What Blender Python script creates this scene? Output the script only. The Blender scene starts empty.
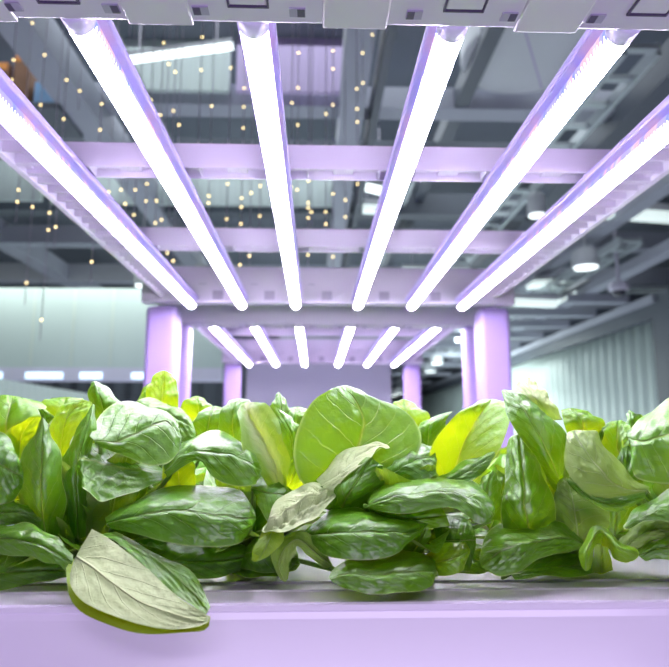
import bpy, bmesh, math, random
from mathutils import Vector, Matrix, noise
random.seed(7)
S = bpy.context.scene
COL = S.collection
HC = 1.25                      # camera height above the floor (m)
F = 620.0; CX, CY = 334.5, 333.5
TH = math.atan(98.5/F); PS = math.atan(19.5/(F/math.cos(TH)))
FW = Vector((math.sin(PS)*math.cos(TH), math.cos(PS)*math.cos(TH), math.sin(TH)))
RT = Vector((math.cos(PS), -math.sin(PS), 0)); UP = RT.cross(FW)
def P(x, y, Y):
    """point at depth Y (m, along the rack) that projects near photo position x, y"""
    d = FW + RT*((x-CX)/F) - UP*((y-CY)/F)
    p = d*(Y/d.y)
    return Vector((p.x, p.y, p.z+HC))

def Yz(y, z, x=334):
    """depth at which a point z above the camera shows at photo row y"""
    d = FW + RT*((x-CX)/F) - UP*((y-CY)/F)
    return d.y*z/d.z

# ------------------------------------------------------------ materials
def lin(r, g, b):
    f = lambda c: (c/255/12.92) if c/255 <= .04045 else ((c/255+.055)/1.055)**2.4
    return (f(r), f(g), f(b), 1)
def nt(name):
    m = bpy.data.materials.new(name); m.use_nodes = True
    t = m.node_tree; t.nodes.clear()
    o = t.nodes.new('ShaderNodeOutputMaterial')
    return m, t, o
def mat(name, col, rough=.5, metal=0, noise=0, nscale=8, emit=None, estr=1, bump=0, spec=.5, vary=(1,1,1), trans=0):
    m, t, o = nt(name); N = t.nodes.new; L = t.links.new
    b = N('ShaderNodeBsdfPrincipled'); b.inputs['Roughness'].default_value = rough
    b.inputs['Metallic'].default_value = metal; b.inputs['Base Color'].default_value = col
    b.inputs['Specular IOR Level'].default_value = spec
    if noise or bump:
        tc = N('ShaderNodeTexCoord'); mp = N('ShaderNodeMapping'); mp.inputs['Scale'].default_value = vary
        n = N('ShaderNodeTexNoise'); n.inputs['Scale'].default_value = nscale; n.inputs['Detail'].default_value = 4
        L(tc.outputs['Object'], mp.inputs['Vector']); L(mp.outputs['Vector'], n.inputs['Vector'])
        if noise:
            mx = N('ShaderNodeMix'); mx.data_type = 'RGBA'
            mx.inputs['A'].default_value = tuple(c*(1-noise) for c in col[:3])+(1,)
            mx.inputs['B'].default_value = tuple(min(1, c*(1+noise)) for c in col[:3])+(1,)
            L(n.outputs['Fac'], mx.inputs['Factor']); L(mx.outputs['Result'], b.inputs['Base Color'])
        if bump:
            bp = N('ShaderNodeBump'); bp.inputs['Strength'].default_value = bump; bp.inputs['Distance'].default_value = .002
            L(n.outputs['Fac'], bp.inputs['Height']); L(bp.outputs['Normal'], b.inputs['Normal'])
    if emit:
        b.inputs['Emission Color'].default_value = emit; b.inputs['Emission Strength'].default_value = estr
    out = b
    if trans:
        tr = N('ShaderNodeBsdfTranslucent'); tr.inputs['Color'].default_value = col
        ms = N('ShaderNodeMixShader'); ms.inputs[0].default_value = trans
        L(b.outputs[0], ms.inputs[1]); L(tr.outputs[0], ms.inputs[2]); out = ms
    L(out.outputs[0], o.inputs['Surface'])
    return m
def leaf_mat(name, up, under, trans, tfac, rough=.36, edge=False):
    m, t, o = nt(name); N = t.nodes.new; L = t.links.new
    uv = N('ShaderNodeUVMap'); sx = N('ShaderNodeSeparateXYZ'); L(uv.outputs[0], sx.inputs[0])
    def math_(op, a, b=None, c=None):
        n = N('ShaderNodeMath'); n.operation = op
        for i, q in enumerate((a, b, c)):
            if q is None: continue
            if isinstance(q, (int, float)): n.inputs[i].default_value = q
            else: L(q, n.inputs[i])
        return n.outputs[0]
    s = math_('ABSOLUTE', math_('SUBTRACT', math_('MULTIPLY', sx.outputs[0], 2), 1))
    ph = math_('SUBTRACT', math_('MULTIPLY', sx.outputs[1], 7), math_('MULTIPLY', s, 2.4))
    tc = N('ShaderNodeTexCoord')
    nz = N('ShaderNodeTexNoise'); nz.inputs['Scale'].default_value = 38; nz.inputs['Detail'].default_value = 3
    L(tc.outputs['Object'], nz.inputs['Vector'])
    ph = math_('ADD', ph, math_('MULTIPLY', nz.outputs['Fac'], .5))
    fr = math_('ABSOLUTE', math_('SUBTRACT', math_('FRACT', ph), .5))      # 0 on a side vein
    vein = math_('SUBTRACT', 1, math_('MULTIPLY', fr, 22)); vein = math_('MAXIMUM', vein, 0)
    vein = math_('MULTIPLY', vein, math_('SUBTRACT', 1, math_('POWER', s, 2)))
    mid = math_('MAXIMUM', math_('SUBTRACT', 1, math_('MULTIPLY', s, math_('ADD', 16, math_('MULTIPLY', sx.outputs[1], 22)))), 0)
    vm = math_('MAXIMUM', math_('MULTIPLY', vein, .35), math_('MULTIPLY', mid, .8))
    n2 = N('ShaderNodeTexNoise'); n2.inputs['Scale'].default_value = 22; n2.inputs['Detail'].default_value = 5
    L(tc.outputs['Object'], n2.inputs['Vector'])
    def mix(f, a, b):
        x = N('ShaderNodeMix'); x.data_type = 'RGBA'
        if isinstance(f, (int, float)): x.inputs['Factor'].default_value = f
        else: L(f, x.inputs['Factor'])
        for k, q in (('A', a), ('B', b)):
            if isinstance(q, tuple): x.inputs[k].default_value = q
            else: L(q, x.inputs[k])
        return x.outputs['Result']
    dk = tuple(c*.72 for c in up[:3])+(1,); lt = tuple(min(1, c*1.3) for c in up[:3])+(1,)
    upc = mix(n2.outputs['Fac'], dk, lt)
    oi = N('ShaderNodeObjectInfo')
    upc = mix(math_('MULTIPLY', oi.outputs['Random'], .35), upc, (up[0]*1.6, up[1]*1.25, up[2], 1))
    upc = mix(vm, upc, (.36, .46, .13, 1))
    rim = math_('MULTIPLY', math_('SUBTRACT', s, .955), 30); rim.node.use_clamp = True
    upc = mix(math_('MULTIPLY', rim, .6), upc, (.42, .52, .20, 1))
    geo = N('ShaderNodeNewGeometry')
    unc = mix(n2.outputs['Fac'], tuple(c*.85 for c in under[:3])+(1,), tuple(min(1, c*1.1) for c in under[:3])+(1,))
    if edge:  # green towards the margins, so the painted sheen stays in the middle
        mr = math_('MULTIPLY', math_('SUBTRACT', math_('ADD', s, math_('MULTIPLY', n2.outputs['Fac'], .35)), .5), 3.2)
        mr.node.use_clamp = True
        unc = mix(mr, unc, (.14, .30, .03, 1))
    unc = mix(math_('MULTIPLY', vm, .8), unc, (.55, .62, .30, 1))
    colr = mix(geo.outputs['Backfacing'], upc, unc)
    b = N('ShaderNodeBsdfPrincipled'); L(colr, b.inputs['Base Color'])
    rg = math_('ADD', rough, math_('MULTIPLY', geo.outputs['Backfacing'], .2))
    L(math_('ADD', rg, math_('MULTIPLY', nz.outputs['Fac'], .14)), b.inputs['Roughness'])
    b.inputs['Specular IOR Level'].default_value = .85
    h = math_('ADD', math_('MULTIPLY', n2.outputs['Fac'], .6), math_('MULTIPLY', vm, -.5))
    n3 = N('ShaderNodeTexNoise'); n3.inputs['Scale'].default_value = 130; n3.inputs['Detail'].default_value = 2
    L(tc.outputs['Object'], n3.inputs['Vector'])
    h = math_('ADD', h, math_('MULTIPLY', n3.outputs['Fac'], .35))
    bp = N('ShaderNodeBump'); bp.inputs['Strength'].default_value = .8; bp.inputs['Distance'].default_value = .005
    L(h, bp.inputs['Height']); L(bp.outputs['Normal'], b.inputs['Normal'])
    tr = N('ShaderNodeBsdfTranslucent')
    L(mix(vm, trans, (trans[0]*1.1, trans[1]*.95, trans[2]*2+.02, 1)), tr.inputs['Color'])
    ms = N('ShaderNodeMixShader'); ms.inputs[0].default_value = tfac
    L(b.outputs[0], ms.inputs[1]); L(tr.outputs[0], ms.inputs[2]); L(ms.outputs[0], o.inputs['Surface'])
    return m
def tube_mat():
    m, t, o = nt('led tube'); N = t.nodes.new; L = t.links.new
    uv = N('ShaderNodeUVMap'); sx = N('ShaderNodeSeparateXYZ'); L(uv.outputs[0], sx.inputs[0])   # u: angle 0..1, 0.5 = straight down; v: metres along
    def math_(op, a, b=None):
        n = N('ShaderNodeMath'); n.operation = op
        for i, q in enumerate((a, b)):
            if q is None: continue
            if isinstance(q, (int, float)): n.inputs[i].default_value = q
            else: L(q, n.inputs[i])
        return n.outputs[0]
    off = math_('ABSOLUTE', math_('SUBTRACT', sx.outputs[0], .5))
    saw = math_('FRACT', math_('ADD', math_('MULTIPLY', sx.outputs[1], 150), math_('MULTIPLY', off, 4)))
    saw = math_('ABSOLUTE', math_('SUBTRACT', saw, .5))
    core = math_('SUBTRACT', .235, math_('MULTIPLY', saw, .24))
    ins = math_('LESS_THAN', off, core)
    nz = N('ShaderNodeTexWhiteNoise'); nz.noise_dimensions = '1D'
    L(math_('FLOOR', math_('MULTIPLY', sx.outputs[1], 150)), nz.inputs['W'])
    cr = N('ShaderNodeValToRGB'); cr.color_ramp.interpolation = 'CONSTANT'
    e = cr.color_ramp.elements; e[0].color = (.55, .5, 1, 1); e[1].position = .45; e[1].color = (1, .62, .75, 1)
    x = e.new(.7); x.color = (.35, .4, 1, 1); x = e.new(.85); x.color = (.8, .72, 1, 1)
    L(nz.outputs['Value'], cr.inputs[0])
    cm = N('ShaderNodeMix'); cm.data_type = 'RGBA'; L(ins, cm.inputs['Factor'])
    L(cr.outputs[0], cm.inputs['A']); cm.inputs['B'].default_value = (.88, .80, 1, 1)
    st = N('ShaderNodeMix'); L(ins, st.inputs['Factor']); st.inputs['A'].default_value = 1.15; st.inputs['B'].default_value = TUBE
    em = N('ShaderNodeEmission'); L(cm.outputs['Result'], em.inputs['Color']); L(st.outputs['Result'], em.inputs['Strength'])
    L(em.outputs[0], o.inputs['Surface'])
    return m
TUBE = 74.0
M = {}
M['leaf'] = leaf_mat('lettuce leaf', (.072, .235, .002, 1), (.20, .33, .045, 1), (.33, .54, .002, 1), .22, .30)
M['young'] = leaf_mat('young lettuce leaf', (.14, .38, .005, 1), (.22, .42, .03, 1), (.48, .60, .003, 1), .45, .32)
M['pale'] = leaf_mat('lettuce leaf with pale underside', (.065, .24, .004, 1), (.46, .57, .26, 1), (.30, .44, .02, 1), .25)
M['sheencore'] = leaf_mat('lettuce leaf with painted sheen', (.065, .24, .004, 1), (.48, .56, .28, 1), (.34, .48, .004, 1), .35, edge=True)  # whitish middle is gloss painted into the colour
M['stalk'] = mat('pale leaf stalk', (.17, .29, .05, 1), .4, noise=.15, nscale=60)
M['rack'] = mat('lavender white powder coat', (.70, .62, .82, 1), .38, noise=.02, nscale=5)
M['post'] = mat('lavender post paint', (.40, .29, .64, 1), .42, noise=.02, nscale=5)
M['plate'] = mat('satin white cover plastic', (.74, .68, .82, 1), .35)
M['slot'] = mat('shadowy slot plastic', (.10, .07, .16, 1), .5)
M['slotpale'] = mat('grey lavender clip', (.42, .36, .55, 1), .5)
M['tray'] = mat('glossy white tray plastic', (.78, .72, .86, 1), .22, noise=.01, nscale=3)
M['cover'] = mat('glossy pale cover sheet', (.62, .60, .66, 1), .16, noise=.06, nscale=9)
M['tube'] = tube_mat()
M['cap'] = mat('frosted lamp cap', (.62, .55, .85, 1), .35, emit=(.7, .6, 1, 1), estr=.12)
M['batten'] = mat('lavender lamp housing', (.50, .40, .86, 1), .35)
M['sponge'] = mat('pale net cup plastic', (.5, .5, .52, 1), .4)
M['floor'] = mat('grey resin floor', (.36, .37, .38, 1), .3, noise=.1, nscale=1.5)
M['ceil'] = mat('dark grey ceiling', (.16, .18, .21, 1), .8, noise=.1, nscale=2)
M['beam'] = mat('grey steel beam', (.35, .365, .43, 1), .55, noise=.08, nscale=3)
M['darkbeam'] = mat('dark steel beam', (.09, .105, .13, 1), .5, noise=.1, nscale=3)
M['wall'] = mat('dark painted wall', (.075, .085, .105, 1), .6, noise=.15, nscale=2)
M['pleat'] = mat('pale green corrugated sheet', (.60, .70, .67, 1), .45, noise=.06, nscale=1.2, vary=(1, 1, .2))
M['fascia'] = mat('frosted grey green panel', (.46, .55, .56, 1), .4, noise=.05, nscale=1.5)
M['seam'] = mat('panel joint', (.52, .59, .56, 1), .5)
M['lilac'] = mat('lilac translucent sheet', (.50, .40, .64, 1), .4, noise=.25, nscale=3, vary=(30, 30, .6))
M['palepanel'] = mat('pale ribbed ceiling panel', (.52, .60, .58, 1), .5, noise=.22, nscale=3, vary=(26, 26, .6))
M['partition'] = mat('lavender grey partition', (.58, .56, .72, 1), .5, noise=.03, nscale=2)
M['duct'] = mat('pale grey duct metal', (.55, .57, .60, 1), .45, noise=.04, nscale=3)
M['galv'] = mat('galvanised tray steel', (.48, .53, .55, 1), .35, metal=.4)
M['wire'] = mat('thin clear wire', (.55, .52, .60, 1), .4)
M['bulb'] = mat('warm fairy bulb', (1, .8, .4, 1), .5, emit=(1, .78, .36, 1), estr=6)
M['lamp'] = mat('lit lamp diffuser', (.9, .95, .95, 1), .5, emit=(.90, 1, .98, 1), estr=2.2)
M['lampsoft'] = mat('lit soft panel', (.8, .88, .86, 1), .5, emit=(.85, 1, .96, 1), estr=.75)
M['bluelamp'] = mat('blue white recessed light', (.7, .85, 1, 1), .5, emit=(.62, .82, 1, 1), estr=1.6)
M['camdark'] = mat('smoked dome', (.03, .03, .04, 1), .1)
M['camwhite'] = mat('camera housing', (.50, .48, .58, 1), .4)
M['bluedoor'] = mat('slate blue door paint', (.12, .19, .28, 1), .5)
M['warmstock'] = mat('brown stored boxes', (.22, .11, .06, 1), .7, noise=.4, nscale=6)
M['orange'] = mat('orange banner', (.70, .26, .05, 1), .6)
M['bluebox'] = mat('light blue crate', (.20, .36, .58, 1), .6)

# ------------------------------------------------------------ mesh helpers
def obj(name, bm, m, parent=None, smooth=False):
    me = bpy.data.meshes.new(name); bm.to_mesh(me); bm.free()
    for k in (m if isinstance(m, (list, tuple)) else [m]): me.materials.append(k)
    if smooth: me.polygons.foreach_set('use_smooth', [True]*len(me.polygons))
    o = bpy.data.objects.new(name, me); COL.objects.link(o)
    if parent: o.parent = parent
    return o
def thing(name, label, cat, loc=(0, 0, 0), group=None):
    o = bpy.data.objects.new(name, None); COL.objects.link(o); o.location = loc
    o.empty_display_size = .05
    return tag(o, label, cat, group)
def tag(o, label, cat, group=None):
    o['label'] = label; o['category'] = cat
    if group: o['group'] = group
    return o
def struct(name, bm, m, smooth=False):
    o = obj(name, bm, m, None, smooth); o['kind'] = 'structure'; return o
def copy_tree(o, parent=None):
    c = o.copy(); COL.objects.link(c)
    if parent: c.parent = parent
    for ch in list(o.children): copy_tree(ch, c)
    return c
def box(bm, x0, x1, y0, y1, z0, z1, bev=0, seg=2):
    r = bmesh.ops.create_cube(bm, size=1)
    vs = r['verts']
    for v in vs:
        v.co = Vector(((x0+x1)/2+v.co.x*(x1-x0), (y0+y1)/2+v.co.y*(y1-y0), (z0+z1)/2+v.co.z*(z1-z0)))
    if bev:
        es = {e for v in vs for e in v.link_edges}
        bmesh.ops.bevel(bm, geom=list(es), offset=bev, segments=seg, affect='EDGES', profile=.5)
    return bm
def bx(*a, **k): return box(bmesh.new(), *a, **k)
def beam(bm, a, b, w, h):
    """rectangular bar from a to b"""
    a, b = Vector(a), Vector(b); d = (b-a).normalized()
    s = d.cross(Vector((0, 0, 1)))
    s = s.normalized() if s.length > 1e-4 else Vector((1, 0, 0)); u = s.cross(d)
    vs = []
    for p in (a, b):
        for i, j in ((-1, -1), (1, -1), (1, 1), (-1, 1)): vs.append(bm.verts.new(p+s*w/2*i+u*h/2*j))
    for q in ((0, 1, 2, 3), (7, 6, 5, 4), (0, 4, 5, 1), (1, 5, 6, 2), (2, 6, 7, 3), (3, 7, 4, 0)): bm.faces.new([vs[k] for k in q])
    return bm
def pipe(bm, pts, rad, n=8, cap=True):
    pts = [Vector(p) for p in pts]; rings = []
    if not isinstance(rad, (list, tuple)): rad = [rad]*len(pts)
    for i, p in enumerate(pts):
        d = (pts[min(i+1, len(pts)-1)]-pts[max(i-1, 0)]).normalized()
        a = d.cross(Vector((.13, .31, .94)) if abs(d.z) < .9 else Vector((1, .1, 0))).normalized(); b = d.cross(a)
        rings.append([bm.verts.new(p+(a*math.cos(t)+b*math.sin(t))*rad[i]) for t in [2*math.pi*k/n for k in range(n)]])
    for r, q in zip(rings, rings[1:]):
        for k in range(n): bm.faces.new((r[k], r[(k+1) % n], q[(k+1) % n], q[k]))
    if cap:
        bm.faces.new(rings[0][::-1]); bm.faces.new(rings[-1])
    return bm
def lathe(bm, prof, c=(0, 0, 0), n=32):
    c = Vector(c); rings = []
    for r, z in prof: rings.append([bm.verts.new(c+Vector((r*math.cos(t), r*math.sin(t), z))) for t in [2*math.pi*k/n for k in range(n)]])
    for a, b in zip(rings, rings[1:]):
        for k in range(n): bm.faces.new((a[k], a[(k+1) % n], b[(k+1) % n], b[k]))
    bm.faces.new(rings[0][::-1]); bm.faces.new(rings[-1])
    bmesh.ops.recalc_face_normals(bm, faces=bm.faces)
    return bm
def pleats(a, b, z0, z1, pitch, depth, thick=.02):
    """corrugated vertical sheet from a to b (xy), wave across its length"""
    bm = bmesh.new(); a, b = Vector((a[0], a[1], 0)), Vector((b[0], b[1], 0)); d = b-a; n = max(8, int(d.length/pitch*6))
    nn = Vector((-d.y, d.x, 0)).normalized(); rows = []
    for i in range(n+1):
        p = a+d*(i/n)+nn*depth*math.cos(2*math.pi*i/6)
        q = p+nn*thick
        rows.append([bm.verts.new((k.x, k.y, z)) for k, z in ((p, z0), (p, z1), (q, z1), (q, z0))])
    for r, s in zip(rows, rows[1:]):
        for k in range(4): bm.faces.new((r[k], s[k], s[(k+1) % 4], r[(k+1) % 4]))
    bm.faces.new(rows[0]); bm.faces.new(rows[-1][::-1])
    bmesh.ops.recalc_face_normals(bm, faces=bm.faces)
    return bm
# ------------------------------------------------------------ lettuce leaves
def cr(p0, p1, p2, p3, t):
    return p1*1.0+(p2-p0)*(.5*t)+(p0*2-p1*5+p2*4-p3)*(.5*t*t)+(p1*3-p0-p2*3+p3)*(.5*t**3)
def spl(pts, t):
    n = len(pts)-1; x = min(max(t, 0), 1)*n; i = min(int(x), n-1); f = x-i
    p0 = pts[i-1] if i else pts[0]*2-pts[1]
    p3 = pts[i+2] if i+2 <= n else pts[n]*2-pts[n-1]
    return cr(p0, pts[i], pts[i+1], p3, f)
def surf(rows, nu=26, nv=34, amp=.0016, wave=.0018, seed=0, flip=False):
    """smooth leaf blade through rows of control points, base to tip, with quilted veins"""
    rnd = random.Random(seed); ph0, k1, k2 = rnd.random()*6, 3+rnd.random()*3, rnd.random()*6
    g = []
    for j in range(nv+1):
        # closer rows near both ends so the outline rounds off
        v = j/nv; col = [spl([r[c] for r in rows], v) for c in range(len(rows[0]))]
        g.append([spl(col, i/nu) for i in range(nu+1)])
    bm = bmesh.new(); uvl = bm.loops.layers.uv.new('UVMap'); V = []
    for j in range(nv+1):
        row = []
        for i in range(nu+1):
            a = g[j][min(i+1, nu)]-g[j][max(i-1, 0)]; b = g[min(j+1, nv)][i]-g[max(j-1, 0)][i]
            n = a.cross(b); n = n.normalized() if n.length > 1e-12 else Vector((0, -1, 0))
            s = 2*i/nu-1; v = j/nv; ed = 1-abs(s)**3
            fall = min(1, v*5)*min(1, (1-v)*6)
            q = v*7-abs(s)*2.4
            d = amp*abs(math.sin(math.pi*q))**.7*ed*min(1, abs(s)*5)*fall
            d -= amp*1.2*math.exp(-(s/.09)**2)*fall
            d += amp*.5*math.sin(v*23+s*9+ph0)*math.sin(s*11-v*7+k2)*ed*fall
            d += amp*.6*noise.noise(g[j][i]*120)*fall*ed+amp*.35*noise.noise(g[j][i]*230)*fall*ed
            d += wave*abs(s)**3*math.sin(v*k1*3+ph0+(2 if s > 0 else 0))*fall
            row.append(bm.verts.new(g[j][i]+n*d))
        V.append(row)
    for j in range(nv):
        for i in range(nu):
            q = [(j, i), (j, i+1), (j+1, i+1), (j+1, i)]
            if flip: q = q[::-1]
            try: f = bm.faces.new([V[a][b] for a, b in q])
            except ValueError: continue
            f.smooth = True
            for lp, (a, b) in zip(f.loops, q): lp[uvl].uv = (b/nu, a/nv)
    return bm
def rows3(txt):
    out = []
    for line in txt.strip().split('|'):
        out.append([P(*map(float, c.split(',')[:2]), float(c.split(',')[2])/100) for c in line.split()])
    return out

ZT = P(334, 602, .5).z                  # top of the tray rim
PLANTS = {}
def crown(k):
    x, d = PLANTX[k]
    return Vector((P(x, 560, d/100).x, d/100, ZT-.006))
PLANTX = {'P': (-62, 60), 'A': (98, 61), 'B': (252, 64), 'C': (398, 61), 'D': (552, 64), 'E': (712, 60),
          'F': (30, 76), 'G': (150, 76), 'H': (270, 76), 'I': (395, 76), 'J': (520, 76), 'K': (640, 76)}
LAB = {'P': 'front-row lettuce cut off by the left edge of the photo',
       'A': 'front-row lettuce with a pale leaf hanging over the white tray rim',
       'B': 'front-row lettuce with a long glossy leaf lying behind the pale hanging leaf',
       'C': 'front-row lettuce with the biggest upright round leaf, near the middle',
       'D': 'front-row lettuce with a tall dark pointed leaf, before the right post',
       'E': 'front-row lettuce with a small bright folded leaf, at the right edge',
       'F': 'second-row lettuce at the far left, yellow-green leaf tops showing',
       'G': 'second-row lettuce with one tall yellow-green leaf before the left post',
       'H': 'second-row lettuce with small leaf tips left of the biggest round leaf',
       'I': 'second-row lettuce with a bright yellow leaf right of the biggest round leaf',
       'J': 'second-row lettuce with a pale leaf behind the tall dark pointed leaf',
       'K': 'second-row lettuce at the right, small leaf tip against the corrugated wall'}
def plant(k):
    if k in PLANTS: return PLANTS[k]
    c = crown(k)
    r = thing('lettuce_plant', LAB[k], 'lettuce', c, 'lettuces growing in the white tray')
    PLANTS[k] = r
    cup = lathe(bmesh.new(), [(.013, 0), (.016, .0005), (.016, .003), (.013, .004), (.011, .001)], (0, 0, .0005), 24)
    obj('net_cup', cup, M['sponge'], r, True)
    st = lathe(bmesh.new(), [(.009, 0), (.011, .006), (.010, .014), (.006, .02)], (0, 0, .001), 14)
    obj('stem', st, M['stalk'], r, True)
    return r
SEED = [0]
def leaf(k, txt, m='leaf', base=0, flip=False, amp=.0016, wave=.0018, stalk=True):
    rows = rows3(txt); amp *= min(1, (rows[0][len(rows[0])//2]-rows[-1][len(rows[0])//2]).length/.075)
    wave *= min(1, amp/.0012); r = plant(k); c = r.location.copy(); SEED[0] += 1
    bm = surf(rows, amp=amp, wave=wave, seed=SEED[0], flip=flip)
    for v in bm.verts: v.co -= c
    o = obj('leaf', bm, M[m], r)
    if stalk:
        e = rows[0] if base == 0 else rows[-1]; e2 = rows[1] if base == 0 else rows[-2]; mid = len(e)//2
        b = e[mid]-c; into = (e2[mid]-e[mid]).normalized()
        h = Vector((0, 0, .012))
        L = (b-h).length
        pts = [b+into*.004+Vector((0, .0015, -.001)), b+Vector((0, .003, -.002)), b+Vector((0, .016, -.006)) if b.y < -.02 else b*.8+h*.2, h+Vector((b.x, b.y, 0))*.1+Vector((0, 0, .008)), h-Vector((0, 0, .004))]
        sm = [spl(pts, t/10) for t in range(11)]
        rr = [.0012+.0016*(t/10) for t in range(11)]
        s = pipe(bmesh.new(), sm, rr, 8)
        obj('petiole', s, M['stalk'], o, True)
    return o

# --- front row, left to right (photo x, photo y, distance in cm along the rack)
# plant P (left edge)
leaf('P', "-40,512,57 -40,535,56 -40,553,56|5,524,54 5,538,52 5,554,52.5|32,524,53 33,542,51 30,558,51.5|55,537,52 55,552,50.5 52,563,51|73,555,51 72,563,50.5 66,571,51")
leaf('P', "-40,500,58 -40,515,57 -40,530,57|-5,500,56 0,512,54.5 0,526,54.5|20,502,55.5 22,512,54 25,524,54.5|40,516,55 42,521,54.5 42,525,55")
leaf('P', "-45,560,57 -45,580,55.5 -45,600,55|0,552,55 5,572,53.5 5,590,53.3|45,557,55 45,570,54 40,582,54|72,564,55 74,570,54.5 68,577,54.5")
leaf('P', "-45,440,58 -45,470,57 -45,500,57|-10,430,56.5 -10,462,54.5 -10,503,55|8,438,56 10,470,54 12,502,55|21,463,55 23,476,54.5 22,488,54.8")
# plant A
leaf('A', "70,574,49.5 76,556,50.8 92,529,52|73,590,47.4 92,567,49 113,541,50.6|91,606,46.4 116,586,47.8 143,566,49.6|124,620,45.9 144,604,47 171,590,48.2|164,628,45.7 175,615,46.5 190,605,47.2|195,628,45.8 200,621,46.2 204,613,46.6|208,622,46 209,619,46.2 210,616,46.4", 'pale', amp=.0007, wave=.0018)
leaf('A', "66,568,50 72,560,51 84,556,52|69,594,47.8 92,580,49.2 110,560,51|86,616,46.8 115,600,48 140,585,50|122,629,46.2 144,614,47.3 168,602,48.6|164,634,46 175,621,46.8 188,613,47.5|198,632,46.1 201,624,46.4 204,616,46.8|209,626,46.1 209.5,622,46.3 210.5,617,46.5", 'young', amp=.001, stalk=False)
leaf('A', "98,536,52.4 106,533,53.2 116,532,54|112,541,50.8 124,540,52 138,544,53.6|142,566,49.8 156,560,50.8 168,557,52|171,590,48.4 180,580,49.2 190,571,50|190,605,47.5 198,598,48 204,592,48.6|206,615,46.7 208.5,611,46.9 210.5,607,47.1", 'leaf', amp=.001, wave=.002, stalk=False, flip=True)
leaf('A', "40,548,57 48,548,57 56,548,57|22,512,56 42,513,54.5 65,509,56|17,480,55.5 40,481,53.2 64,483,55.5|19,462,55 42,456,53.5 60,456,55.5|31,440,55 42,437,54 52,433,55.5|40.5,419,55 42.5,417,54.8 45,420,55", amp=.0012)
leaf('A', "15,500,57.5 25,500,57.5 36,500,57.5|9,471,56.8 20,471,57.5 36,470,57.5|4.5,444,56.5 20,442,58 42,445,57.5|10,429,56.8 26,428,57.8 45,430,57.5|28,418,57 36,416.5,57.4 44,418,57.2", 'young')
leaf('A', "56,472,60 62,472,60 70,470,60|51,440,60 60,443,59.5 71,441,59.5|50,424,60 65,420,59.5 84,424,59.5|59,409,60.5 74,408,60 91,410,60|75,401,61 84,400,60.5 92,402,60.5", 'young')
leaf('A', "72,538,58.5 78,538,58 86,538,58|62,482,57.5 75,482,56 88,480,57.5|62,457,57.5 78,455,56.2 94,442,57.8|76,433,58 86,428,57 96,422,58|90,408,58.5 92.5,404,58.2 95,405,58.5", amp=.0012)
leaf('A', "90,436,56.5 95,441,56.5 100,447,56.5|103,411,61 119,440,56.5 125,456,56|130,402,62 143,428,57 146,464,55.5|156,407,62 165,420,57.5 167,464,56|173,419,60 177,430,58 180,450,57|179.5,432,59 181,437,58.5 181,443,58")
leaf('A', "105,518,54.5 107,523,54 111,529,54|130,502,56 135,515,52.5 132,533,52|165,489,58 172,508,52 170,543,51|205,484,58 212,512,51.5 208,547,51|238,491,56 242,516,52 240,543,51.5|253,507,54 256,518,53.5 252,530,53.5", amp=.002)
leaf('A', "163,465,56.5 165,471,56 167,478,56|180,443,60 185,453,56 196,460,55|205,433,60 212,450,55 214,478,54|228,433,59 238,455,54.5 236,486,53.5|248,447,57 255,465,54.5 254,485,54|259,462,56 261.5,470,55.5 260,478,55.5", amp=.002)
leaf('A', "120,540,57 118,555,56.5 130,568,56|165,540,57 172,560,55 170,578,55|212,543,57 216,560,55 212,578,55|245,545,57 248,556,56 240,571,56")
leaf('A', "165,492,58 180,492,58 196,490,58|162,470,57.5 178,468,58.5 195,467,58|171,455,58 180,453,58.5 192,455,58", 'young')
# plant B
leaf('B', "159,466,59 165,472,58.5 166,479,58|142,461,60.5 140,472,56.5 138,490,55|125,451,61 115,468,56.5 112,500,54.5|105,443,60.5 95,463,56.5 98,499,54|88,443,58.5 82,460,55.5 84,489,54|80,452,56 77.5,463,55.5 78,475,55.3", flip=True, amp=.002)
leaf('B', "92,458,60.5 112,458,60.5 142,464,60.5|90,443,60.5 108,442,60 128,447,60.5|93,434,61 107,432,60.5 121,441,61", 'young')
leaf('B', "276,494,57 281,494,57 285,492,57|262,479,55.5 276,470,57 289,470,55.5|247,456,55 266,445,58 287,450,55|239,431,55.5 254,425,59 281,430,56|238.5,411,57.5 248,411,59.5 270,407,58|241,404,60 249,402,60.5 258,402,60", 'sheencore', flip=True)
leaf('B', "222,447,61 235,447,61 246,447,61|218,425,60.5 232,424,60 244,425,60.5|223,407,61 235,406,60.5 249,407,61|231,400,62 240,398.5,62 250,400,62")
leaf('B', "336,486,55.5 338,490,55 338,494,55|321,485,56 326,494,54 328,505,53|302,484,56 310,499,53 314,519,51.5|280,499,55 290,512,52 296,528,50.5|268,518,53 274,523,51 277,531,50|261.5,530,51 262.5,531.5,50.5 264,533,50.3", 'pale', amp=.0034)
leaf('B', "262,532,51.6 272,531,51.6 284,531,51.6|256,543,51.2 268,543,50.8 283,541,51.4|252,553,51 262,554,50.6 275,551,51|251.5,560,51 255,562,50.8 261,560,51", 'young')
leaf('B', "330,560,55 332,566,54.5 324,569,54.5|318,541,54 313,551,53.5 306,553,53.5|297,531,53 298,540,52.3 298,547,52.5|277,542,52.3 286,547,51.5 294,555,52|271,562,52 279,564,51.3 289,567,51.8|281,580,51.8 285,582,51.5 288,579,51.6")
leaf('B', "248,545,57 240,555,56.5 236,566,56.5|262,530,57 258,550,55 252,571,55|283,536,57 280,555,55.5 276,573,55.5|296,548,57 298,558,56.5 292,568,56.5")
leaf('B', "248,483,56.5 252,488,56 254,494,56|262,478,57 268,492,55.5 262,512,55|280,480,57.5 284,495,56 272,527,55|292,490,57.5 290,502,57 280,520,56.5")
leaf('B', "278,492,58 286,492,58 296,488,58|284,474,57.5 294,474,57 304,468,57.5|296,455,58 300,450,58 306,446,58", 'young')
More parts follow.
